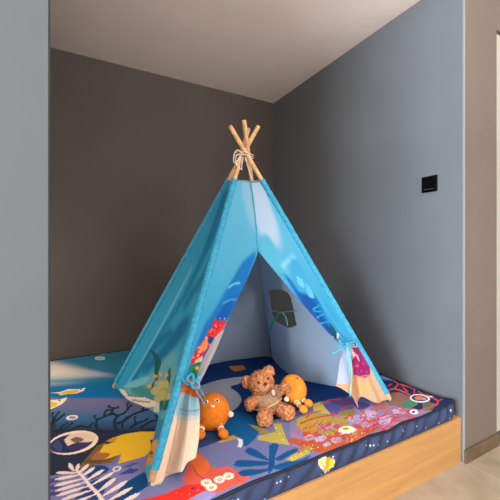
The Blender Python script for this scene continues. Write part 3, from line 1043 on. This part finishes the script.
def paint_right(p):
    t = (p.B - ZM) / 1.1
    p.C[:] = mixc((170, 200, 226), (140, 188, 216), t)
    p.blob([(268, 330), (274, 332), (275, 340), (269, 340)], (190, 140, 150))
    p.blob([(262, 340), (290, 346), (320, 366), (330, 384), (290, 378), (268, 360)], (146, 176, 200))


inner_panel('back_panel', 'BR', 'BL', [(273, 356), (266, 355.5), (250, 357.5), (230, 360.5), (205, 366), (170, 376), (113, 389)][:], paint_back)
HOLE = [(268.6, 290.5), (276, 289.6), (283, 290.2), (288, 293), (291, 298), (293.6, 310), (296.4, 325), (292, 327), (287, 327.4), (276, 321.4), (272.6, 315), (270.6, 306)]
right_grid = inner_panel('right_panel', 'FR', 'BR', [(391, 401), (376, 395), (360, 390.5), (345, 387.5), (330, 385.6), (310, 382), (296, 378), (284, 370), (276, 362), (273, 356)], paint_right, hole=proj)

# ties across the window opening
RG = right_grid.reshape(-1, 3)
RGP = np.array([proj(p)[:2] for p in RG])


def onright(px, py, off):
    return RG[np.argmin(((RGP - (px, py)) ** 2).sum(1))] - FWD * off


def onpanel(a, b, px, py, off=0.0):
    u, z = ruled_inv(a, b, px, py)
    return ruled(a, b, u, z) - np.array([FWD[0], FWD[1], 0]) * off


g1 = tube_geo(smooth_path([onright(*q, .016) for q in ((268, 309), (274, 310.5), (281, 312), (288, 311), (296, 310))]), .0046, 8, .5)
g2 = tube_geo(smooth_path([onright(*q, .022) for q in ((281, 311.5), (276, 316), (272, 323), (270, 330))]), .0056, 8, .5)
g3 = tube_geo(smooth_path([onright(*q, .020) for q in ((281, 311.5), (285, 316), (286.5, 321), (287, 325))]), .0046, 8, .5)
g4 = ball_geo(onright(281, 311.7, .020), (.007, .005, .005), nu=12, nv=8)
V, Fc = join_geo(g1, g2, g3, g4)
mesh('window_tie', V, Fc, M['ribbon_teal'], tent)


# ---- front curtains
def paint_front(p):
    """Shared upper artwork of the front: pale sky above, turquoise, then deep blue near the opening."""
    t = (p.B - ZM) / 1.1
    p.C[:] = mixc((58, 160, 200), (100, 186, 216), (t - .4) * 2.2)
    p.blob([(240, 178), (251, 178), (254, 205), (257, 226), (250, 224), (244, 204)], (140, 194, 220))
    p.blob([(251, 178), (260, 178), (266, 195), (276, 222), (280, 244), (272, 246), (262, 238), (257, 226)], (178, 204, 226))
    p.soften(p.shape, 60)


def paint_lcur(p):
    paint_front(p)
    p.blob([(242, 262), (256, 252), (247, 280), (236, 302), (220, 334), (205, 360), (192, 380), (186, 376), (206, 326), (222, 296)], (20, 118, 190))
    p.blob([(226, 300), (238, 296), (226, 322), (214, 346), (200, 362), (206, 336)], (14, 92, 176))
    p.blob([(188, 372), (198, 340), (208, 318), (206, 336), (198, 362)], (20, 110, 186))
    p.soften(p.shape, 26)
    p.stroke([(228, 288), (234, 284), (240, 283)], 1.6, (110, 196, 226)); p.stroke([(222, 304), (230, 300), (238, 300)], 1.8, (70, 160, 214))
    p.soften(p.shape, 2)
    # red coral
    CR = (206, 44, 54)
    p.blob([(214, 318), (218, 321), (225, 321), (222, 330), (217, 337), (206, 350), (199, 360), (190, 364), (196, 350), (206, 336), (211, 328)], CR)
    for pts in ([(206, 348), (214, 336), (216, 322)], [(210, 342), (220, 330), (226, 322)], [(196, 358), (204, 344), (209, 330)]):
        p.stroke(pts, 3.2, (222, 60, 50), 1.4)
    for k in range(34):
        t_ = rnd.random(); x, y = 194 + 27 * t_ + rnd.uniform(-4, 4), 360 - 38 * t_ + rnd.uniform(-4, 4)
        p.oval((x, y), rnd.uniform(.5, 1.3), rnd.uniform(.5, 1.1), rnd.choice([(238, 150, 150), (160, 26, 60), (236, 96, 60), (246, 210, 200)]), n=7)
    p.blob([(203, 342), (207, 338), (207, 347), (202, 352), (199, 350)], (236, 150, 96))
    p.blob([(208, 336), (214, 338), (211, 344), (207, 342)], (30, 70, 140))
    p.blob([(196, 360), (202, 356), (200, 364), (194, 366)], (232, 200, 190))
    p.blob([(190, 366), (200, 362), (198, 372), (190, 378)], (40, 130, 80)); p.oval((196.5, 368), 2, 2, (226, 190, 60))
    p.blob([(184, 380), (194, 374), (200, 376), (198, 384), (184, 386)], (24, 120, 110))
    # lining turned outwards beside the opening
    p.poly([(222, 330), (214, 338), (202, 362), (197, 378), (197, 398), (206, 390), (214, 360), (230, 330)], (176, 174, 178))
    # below the tie
    p.poly([(176, 392), (182, 382), (190, 378), (197, 379), (200, 384), (198, 397), (178, 404)], (226, 118, 56))
    p.stroke([(181, 394), (188, 396), (196, 395)], 1.4, (190, 84, 40)); p.stroke([(180, 389), (196, 389)], .9, (240, 150, 90))
    p.poly([(150, 402), (177, 396), (182, 394), (198, 398), (200, 490), (150, 490)], (236, 212, 186))
    p.poly([(176, 402), (182, 392), (198, 399), (198, 415), (186, 418), (176, 418)], (156, 196, 212))
    p.stroke([(179, 409), (188, 410), (198, 408)], 1.0, (90, 140, 160))
    p.poly([(176, 416), (198, 413), (198, 417), (176, 421)], (206, 206, 200))


def bump_at(w, c, s):
    return math.exp(-((w - c) / s) ** 2)


def curtain(name, pole_side, edge_px, low_px, drop, fold_spec, paint):
    """Upper part from top to tie (edge_px), lower skirt from tie to hem (low_px); edges are traced on the plane of the front."""
    E = [ruled_inv('FL', 'FR', *q) for q in edge_px + low_px]
    nE = len(edge_px)
    path = [np.array(smooth_path([(a, b, 0) for a, b in part], 12))[:, :2] for part in (E[:4], E[3:nE], E[nE - 1:])]
    path = np.concatenate([path[0], path[1][1:], path[2][1:]])
    seg = np.concatenate([[0], np.cumsum(np.hypot(np.diff(path[:, 0]) * 1.2, np.diff(path[:, 1])))])
    seg /= seg[-1]
    tie_z = E[nE - 1][1]
    nu, nv = 130, 320
    su = 0.0 if pole_side == 'FL' else 1.0
    zt, zb_ = ZTOP[pole_side], FT[pole_side][2] + .006
    nrm = np.cross(FT['FR'] - FT['FL'], TP['FL'] - FT['FL'])
    nrm = nrm / np.linalg.norm(nrm)
    if nrm[1] > 0: nrm = -nrm
    grid = np.zeros((nv, nu, 3)); UV = np.zeros((nv, nu, 2))
    for j in range(nv):
        v = j / (nv - 1)
        eu, ez = np.interp(v, seg, path[:, 0]), np.interp(v, seg, path[:, 1])
        frac = (ez - E[-1][1]) / (E[0][1] - E[-1][1])
        lz = zb_ + (zt - zb_) * frac
        below = np.clip((tie_z - ez) / (tie_z - E[-1][1]), 0, 1)
        near = np.exp(-((ez - tie_z) / .10) ** 2)
        above = np.clip((ez - tie_z) / .5, 0, 1)
        for i in range(nu):
            w = i / (nu - 1)
            u = su + (eu - su) * w
            z = lz + (ez - lz) * w - drop(w) * below ** 1.5
            p = ruled('FL', 'FR', u, z)
            out = fold_spec(w, below, near, above)
            grid[j, i] = p + nrm * out
            UV[j, i] = (u, z)
    return cloth(name, grid, lambda px, py: ruled_inv('FL', 'FR', px, py), UV, paint, flip=(pole_side == 'FL'))


def fold_left(w, below, near, above):
    o = 0.010 * near * math.sin(w * 15) * math.sin(math.pi * w) + 0.0035 * math.exp(-(above / .55) ** 2) * math.sin(w * 24 + above * 3) * math.sin(math.pi * w)
    if below > 0:
        o += below ** .5 * (0.060 / (1 + math.exp(-(w - .50) / .022)) - 0.024 * max(0, (w - .93) / .07) ** 2 - 0.018 * bump_at(w, .44, .10))
    return o + 0.003


def paint_rcur(p):
    paint_front(p)
    p.blob([(258, 236), (268, 236), (280, 256), (290, 274), (276, 270), (262, 256)], (88, 182, 212))
    p.stroke([(282, 268), (288, 260), (295, 256)], 5.0, (140, 204, 228), 3.0)
    p.blob([(290, 258), (298, 262), (306, 278), (314, 296), (306, 300), (294, 282)], (66, 164, 208))
    p.blob([(282, 272), (292, 282), (304, 300), (312, 300), (304, 284), (318, 300), (326, 318), (334, 334), (340, 342), (333, 343), (322, 332), (306, 312), (294, 292)], (22, 114, 190))
    p.blob([(296, 292), (310, 296), (320, 312), (332, 332), (334, 341), (322, 330), (310, 316)], (18, 84, 164))
    p.soften(p.shape, 14)
    for pts, w in (([(312, 310), (320, 305), (328, 306)], 2.2), ([(316, 318), (324, 314), (330, 315)], 2.0), ([(318, 324), (328, 322)], 2.4), ([(313, 311), (322, 312)], 2.0)):
        p.stroke(pts, w, (40, 158, 190), 1.0)
    p.blob([(304, 282), (310, 288), (314, 298), (308, 296)], (96, 190, 226)); p.blob([(296, 276), (302, 280), (304, 288), (298, 284)], (110, 196, 226))
    p.poly([(332, 336), (337, 333), (339, 340), (333, 341)], (232, 206, 190))
    p.blob([(328, 322), (334, 330), (338, 340), (333, 338)], (24, 90, 120))
    # below the tie
    p.poly([(330, 344), (400, 344), (400, 420), (330, 420)], (214, 174, 142))
    p.poly([(330, 346), (348, 342), (351, 350), (348.5, 380), (330, 388)], (176, 188, 214))
    p.poly([(349, 352), (355, 352), (354, 374), (349, 374)], (226, 196, 210))
    p.poly([(330, 383), (340, 384), (348, 386), (351, 356), (356, 356), (356, 420), (330, 420)], (222, 164, 126))
    p.poly([(354, 342), (362, 350), (368, 362), (370, 374), (364, 378), (355, 375), (353, 360)], (160, 36, 110))
    for x, y in ((358, 356), (363, 364), (360, 371), (366, 372), (356, 366)):
        p.oval((x, y), 1.4, 1.4, (196, 80, 140), n=8)
    p.blob([(354, 352), (358, 356), (359, 362), (355, 358)], (226, 200, 190)); p.stroke([(352, 346), (357, 352)], 2.2, (170, 50, 60))
    p.stroke([(353, 378), (362, 376), (370, 375)], 1.2, (196, 140, 110))
    p.blob([(356, 384), (364, 382), (372, 388), (366, 394), (358, 392)], (214, 178, 122))


def fold_right(w, below, near, above):
    o = 0.010 * near * math.sin(w * 15) * math.sin(math.pi * w) + 0.0035 * math.exp(-(above / .55) ** 2) * math.sin(w * 24 + above * 3) * math.sin(math.pi * w)
    if below > 0:
        o += below ** .6 * (0.030 * bump_at(w, .86, .12) - 0.022 * bump_at(w, .64, .07) + 0.010 * bump_at(w, .40, .16))
    return o + 0.003


curtain('front_curtain', 'FL',
         [(250.5, 181), (254, 205), (256.5, 230), (258, 251), (248, 277), (237, 300), (227, 322), (217, 347), (207, 368), (199, 384)],
         [(197, 397), (197, 412), (195.5, 428), (194, 443), (189.5, 464)],
         lambda w: -.030 / (1 + math.exp(-(w - .52) / .03)) + .016 * bump_at(w, .62, .08) + .030 * bump_at(w, .25, .2), fold_left, paint_lcur)
curtain('front_curtain', 'FR',
         [(250.5, 181), (254, 205), (256.5, 230), (258, 251), (275, 272), (290, 290), (305, 307.5), (318, 322), (328, 333), (336, 341)],
         [(341, 351), (338.5, 362), (336.5, 374), (334.5, 386)],
         lambda w: .022 * bump_at(w, .85, .08) + .075 * bump_at(w, .70, .09) + .034 * bump_at(w, .35, .2), fold_right, paint_rcur)


# seam down the middle of the front, above the opening
V, Fc = tube_geo(smooth_path([onpanel('FL', 'FR', *q, .007) for q in ((250.5, 181.5), (254, 205), (256.5, 230), (258, 252))]), .0022, 8)
mesh('front_seam', V, Fc, M['ribbon_blue'], tent)


# ---- ribbon ties on the curtains
def ribbon(paths, rad, flat=.35):
    return join_geo(*[tube_geo(smooth_path(p), rad, 8, flat) for p in paths])


def fp(px, py, off):
    return onpanel('FL', 'FR', px, py, off)


V, Fc = ribbon([[fp(183, 377, .02), fp(190, 380, .035), fp(197, 377, .03), fp(201, 374, .02)],
                [fp(194, 378, .05), fp(190, 372, .062), fp(195, 368, .058), fp(196, 376, .052), fp(193, 380, .05)],
                [fp(194, 378, .05), fp(199, 374, .060), fp(202, 380, .058), fp(197, 382, .052), fp(193, 379, .05)]], .0062, .55)
g = ball_geo(fp(194.5, 378, .052), (.009, .008, .008), nu=14, nv=10)
V, Fc = join_geo((V, Fc), g)
tb = mesh('tie_bow', V, Fc, M['ribbon_blue'], tent)
V, Fc = ribbon([[fp(196, 380, .05), fp(200, 387, .052), fp(204, 394, .046), fp(206, 400, .044)],
                [fp(196, 379, .05), fp(202, 383, .05), fp(205, 389, .046), fp(207, 394, .044)]], .0046, .35)
mesh('tie_tail', V, Fc, M['ribbon_grey'], tb)

V, Fc = ribbon([[fp(334, 340, .02), fp(341, 343, .035), fp(349, 341, .035), fp(356, 338, .02)],
                [fp(343, 341, .05), fp(336, 337, .06), fp(339, 342, .06), fp(344, 342, .05)],
                [fp(344, 341, .05), fp(351, 338, .06), fp(352, 343, .06), fp(344, 343, .05)],
                [fp(343, 342, .05), fp(338, 345, .052), fp(332, 349, .05), fp(328, 351, .046)]], .0054, .5)
g = ball_geo(fp(343.5, 341.5, .052), (.010, .009, .009), nu=14, nv=10)
V, Fc = join_geo((V, Fc), g)
tb = mesh('tie_bow', V, Fc, M['ribbon_blue'], tent)
V, Fc = ribbon([[fp(344, 342, .052), fp(346.5, 352, .056), fp(348, 366, .056), fp(347.6, 382, .054), fp(346.6, 391, .054)],
                [fp(343, 343, .050), fp(344.6, 350, .056), fp(346, 360, .056), fp(346.4, 370, .054)]], .0040, .35)
mesh('tie_tail', V, Fc, M['ribbon_teal'], tb)

# ---- rope round the crossing of the poles
d0 = 1.53
rp = []
for k in range(2):                                     # turns round the knot
    y = 155.5 + k * 2.4
    ctr = at(244, y, 1.625)
    ring = []
    for q in range(25):
        a = 2 * math.pi * q / 24
        ring.append(ctr + RIGHT * (.046 * math.cos(a)) + FWD * (.060 * math.sin(a)) + UP * (.005 * math.sin(2 * a)))
    rp.append(tube_geo(ring, .0026, 8))
for pts in ([(243, 154), (238, 150), (234.5, 153), (233.5, 159), (234.5, 163), (237, 161), (240, 156)],
            [(242, 155), (237, 155), (235.5, 160), (236.5, 165), (239, 163), (241, 157)],
            [(241, 156), (239, 163), (239.5, 168), (241.5, 169.5)],
            [(243, 157), (242, 164), (241.5, 170)],
            [(241, 156), (237.5, 161), (236.5, 166)]):
    rp.append(tube_geo(smooth_path([at(x, y, d0) for x, y in pts]), .0024, 8))
rp.append(tube_geo(smooth_path([at(245.5, 157, 1.555), at(247.5, 166, 1.57), at(250, 174, 1.58), at(251.2, 180.5, 1.585)]), .0026, 8))
rp.append(tube_geo(smooth_path([at(245, 157, 1.555), at(248, 167, 1.57), at(250.8, 175, 1.58), at(252, 180.8, 1.585)]), .0022, 8))
V, Fc = join_geo(*rp)
mesh('rope', V, Fc, M['rope'], tent)
V, Fc = tube_geo(smooth_path([onpanel('FL', 'FR', *q, .004) for q in ((236, 180.5), (243, 180.8), (250.5, 182), (256, 182), (261, 181))]), .003, 8)
mesh('top_binding', V, Fc, M['ribbon_grey'], tent)


# ------------------------------------------------------------------ soft toys
def fuse(name, geos, mat, parent, voxel=.005, smooth=6, fuzz=None):
    """Melts overlapping rounds into one continuous plush body."""
    V, Fc = join_geo(*geos)
    V = [(p[0], p[1], max(p[2], ZM + .006)) for p in V]          # sits flat on the mattress
    o = mesh(name, V, Fc, mat, parent)
    r = o.modifiers.new('melt', 'REMESH'); r.mode = 'VOXEL'; r.voxel_size = voxel; r.use_smooth_shade = True
    s = o.modifiers.new('soften', 'SMOOTH'); s.iterations = smooth; s.factor = .5
    if fuzz:
        tex = bpy.data.textures.new('curls', 'CLOUDS'); tex.noise_scale = fuzz[0]; tex.noise_depth = 1
        d = o.modifiers.new('curls', 'DISPLACE'); d.texture = tex; d.strength = fuzz[1]; d.mid_level = .5; d.texture_coords = 'LOCAL'
    return o


def px2m(n, d):
    return n * d / F


# ---- teddy bear
bear = empty('teddy_bear', tuple(onz(266, 412)))
tag(bear, 'tan curly teddy bear in a beige shirt sitting inside the tent', 'soft toy')


def blob(px, py, d, rx, ry, rd, rot=0.0):
    return ball_geo(at(px, py, d), (px2m(rx, d), px2m(rd, d), px2m(ry, d)), rot)


body = fuse('body', [
    blob(261, 382.5, 1.475, 13.2, 12.0, 11.5, .2),                    # head
    blob(246.6, 382, 1.480, 5.6, 6.4, 3.6, .35), blob(268.6, 371.2, 1.485, 6.4, 6.0, 3.4, -.3),   # ears
    blob(267.5, 401.5, 1.50, 11.2, 11.6, 9.6, -.3),                      # trunk
    blob(256, 399, 1.455, 5, 5, 5), blob(252.5, 402, 1.442, 5.2, 5.6, 5), blob(249.8, 404.8, 1.432, 5.4, 6.4, 5.2, .2),   # arm on the left
    blob(278, 391, 1.47, 5, 5, 5), blob(282, 389, 1.462, 5, 5, 4.6), blob(285.5, 388, 1.452, 5.6, 6.0, 4.4, .3),          # arm on the right
    blob(266, 411, 1.45, 7.4, 7.0, 8), blob(265, 416, 1.41, 7.8, 7.8, 8), blob(264.6, 419.3, 1.382, 8.2, 9.4, 6.0),       # leg on the left
    blob(277, 407, 1.47, 7.4, 6.6, 7), blob(282, 410, 1.452, 7.6, 7.0, 7), blob(287.5, 413, 1.432, 8.0, 8.2, 6.4, -.3),   # leg on the right
], M['fur'], bear, .0036, 3, (.0085, .0125))
mz = fuse('muzzle', [blob(263.8, 386.6, 1.432, 6.2, 4.8, 4.6, .3)], M['fur_pale'], bear, .003, 3, (.006, .002))
V, Fc = blob(265.4, 384.0, 1.413, 2.2, 1.5, 1.4, .35)
mesh('nose', V, Fc, M['nose'], mz)
V, Fc = tube_geo(smooth_path([at(265.2, 385, 1.4105), at(264.6, 387.6, 1.411), at(263.2, 389.4, 1.415)]), .0011, 6)
V2, F2 = tube_geo(smooth_path([at(264.6, 387.6, 1.411), at(266.4, 388.6, 1.414), at(268, 388.2, 1.419)]), .0011, 6)
V, Fc = join_geo((V, Fc), (V2, F2))
mesh('mouth', V, Fc, M['nose'], mz)
for x, y, d in ((258.4, 382.6, 1.4245), (268.2, 378.6, 1.4295)):
    V, Fc = blob(x, y, d, 1.25, 1.25, 1.1)
    mesh('eye', V, Fc, M['eye'], bear)
shirt = fuse('shirt', [
    blob(267.2, 399.6, 1.494, 14.4, 11.6, 13.6, .45), blob(265.5, 394.5, 1.490, 11.6, 7.0, 11.6, .3),
    blob(257, 398.4, 1.464, 6.4, 6.4, 6.4), blob(277.4, 391.2, 1.474, 6.6, 6.4, 6.4),
], M['shirt'], bear, .004, 5, (.02, .003))
hp = [at(x, y, d) for x, y, d in ((254.4, 409, 1.470), (259, 410, 1.440), (265, 408.8, 1.428), (271, 406, 1.431), (277, 402.3, 1.446), (281.2, 398.6, 1.474))]
V, Fc = tube_geo(smooth_path(hp), .0052, 10, .8)
mesh('hem', V, Fc, M['shirt_hem'], shirt)
V, Fc = blob(273.4, 392.6, 1.4175, 3.0, 4.3, 1.0, .25)
tg = mesh('badge', V, Fc, M['tag_rim'], bear)
V, Fc = blob(273.4, 392.6, 1.4160, 2.1, 3.3, 1.0, .25)
mesh('badge_face', V, Fc, M['tag'], tg)


# ---- the two round orange toys
def seg_tube(a, b, r0, r1, t0, t1):
    a, b = np.array(a), np.array(b)
    return tube_geo([a + (b - a) * t for t in np.linspace(t0, t1, 6)], lambda t: r0 + (r1 - r0) * t, 14)


def limb(root, name, a, b, r, foot, foot_mat, skin):
    """Soft limb with cream bands; foot = (centre, radii, turn)."""
    V, Fc = tube_geo([np.array(a) + (np.array(b) - np.array(a)) * t for t in np.linspace(0, 1, 8)], r, 14)
    o = mesh(name, V, Fc, skin, root)
    ab = np.array(b) - np.array(a)
    bands = []
    for t in (.42, .78):
        bands.append(tube_geo([np.array(a) + ab * (t - .1), np.array(a) + ab * (t - .05), np.array(a) + ab * (t + .05), np.array(a) + ab * (t + .1)],
                              lambda q: r * (1.16 if .1 < q < .9 else .95), 14))
    V, Fc = join_geo(*bands)
    mesh('band', V, Fc, M['cream'], o)
    V, Fc = ball_geo(foot[0], foot[1], foot[2], 20, 14)
    V = [(p[0], p[1], max(p[2], ZM + .002)) for p in V]
    mesh('foot', V, Fc, foot_mat, o)
    return o


dA = 1.372
toyA = empty('round_plush_toy', tuple(onz(211.5, 428)))
tag(toyA, 'orange round plush toy with white rimmed eyes beside the left tent curtain', 'soft toy', 'round orange plush toys')
cA = at(212, 411.4, dA)
V, Fc = ball_geo(cA, (px2m(17.6, dA), px2m(17, dA), px2m(17.6, dA)), 0, 48, 32)
V = [(p[0], p[1], max(p[2], ZM + .002)) for p in V]
mesh('body', V, Fc, M['orange'], toyA)


def on_ball(px, py, c, r, lift=0.0):
    """Point of the ball's near side behind a spot seen from the room."""
    rr = ray(px, py); o = EYE - np.array(c)
    a, b, cc = rr @ rr, 2 * rr @ o, o @ o - (r + lift) ** 2
    return EYE + rr * ((-b - math.sqrt(max(0, b * b - 4 * a * cc))) / (2 * a))


rA = px2m(17.3, dA)
for x, y in ((206.4, 402.2), (217.2, 401.0)):
    p = on_ball(x, y, cA, rA)
    nb = (p - cA) / np.linalg.norm(p - cA)
    V, Fc = ball_geo(p, (.0088, .003, .0082), 0, 20, 10)
    e = mesh('eye', V, Fc, M['white'], toyA)
    V, Fc = ball_geo(p + nb * .003, (.0048, .0028, .0048), 0, 16, 10)
    mesh('pupil', V, Fc, M['black'], e)
V, Fc = ball_geo(on_ball(212.6, 406.2, cA, rA, .002), (.0095, .006, .0052), 0, 20, 12)
mesh('mouth', V, Fc, M['mouth'], toyA)
limb(toyA, 'leg', at(203.5, 423, 1.34), at(200.8, 431.5, 1.290), .0115, (at(200.0, 434.6, 1.283), (.0215, .019, .0175), .1), M['orange'], M['orange'])
limb(toyA, 'leg', at(218.0, 422, 1.34), at(221.6, 430.6, 1.298), .0115, (at(223.2, 433.6, 1.290), (.0215, .019, .0175), -.4), M['orange'], M['orange'])
for a, b, hnd in (((227, 408, 1.36), (229.4, 412, 1.345), (230.6, 414.2, 1.34)), ((197, 408, 1.36), (194.4, 412, 1.35), (193.4, 414, 1.35))):
    V, Fc = tube_geo([at(*a), (at(*a) + at(*b)) / 2, at(*b)], .0075, 12)
    arm = mesh('arm', V, Fc, M['orange'], toyA)
    V, Fc = ball_geo(at(*hnd), (.0125, .011, .0115), 0, 18, 12)
    mesh('hand', V, Fc, M['cream'], arm)

dB = 1.560
toyB = empty('round_plush_toy', tuple(onz(293, 404)))
tag(toyB, 'amber round plush toy leaning back against the teddy bear', 'soft toy', 'round orange plush toys')
cB = at(293.2, 389.4, dB)
V, Fc = ball_geo(cB, (px2m(13.2, dB), px2m(13, dB), px2m(14.6, dB)), .25, 44, 30)
V = [(p[0], p[1], max(p[2], ZM + .002)) for p in V]
mesh('body', V, Fc, M['orange2'], toyB)
rB = px2m(13.4, dB)
for x, y in ((297.2, 378.6), (284.6, 384.4)):
    V, Fc = ball_geo(on_ball(x, y, cB, rB, .002), (.0052, .0036, .0040), 0, 16, 10)
    mesh('eye', V, Fc, M['black'], toyB)
limb(toyB, 'leg', at(294, 400, 1.52), at(300, 406, 1.478), .0105, (at(303.4, 409.2, 1.468), (.0200, .018, .0175), -.4), M['orange2'], M['orange2'])
limb(toyB, 'leg', at(300, 398, 1.54), at(305, 401.4, 1.516), .0105, (at(308.4, 403.2, 1.508), (.0200, .018, .0175), -.3), M['orange2'], M['orange2'])
V, Fc = tube_geo([at(288, 394, 1.512), at(287, 397, 1.498), at(286.6, 398.4, 1.492)], .0075, 12)
arm = mesh('arm', V, Fc, M['orange2'], toyB)
V, Fc = ball_geo(at(286.5, 399.2, 1.486), (.0115, .011, .0115), 0, 18, 12)
mesh('hand', V, Fc, M['cream'], arm)
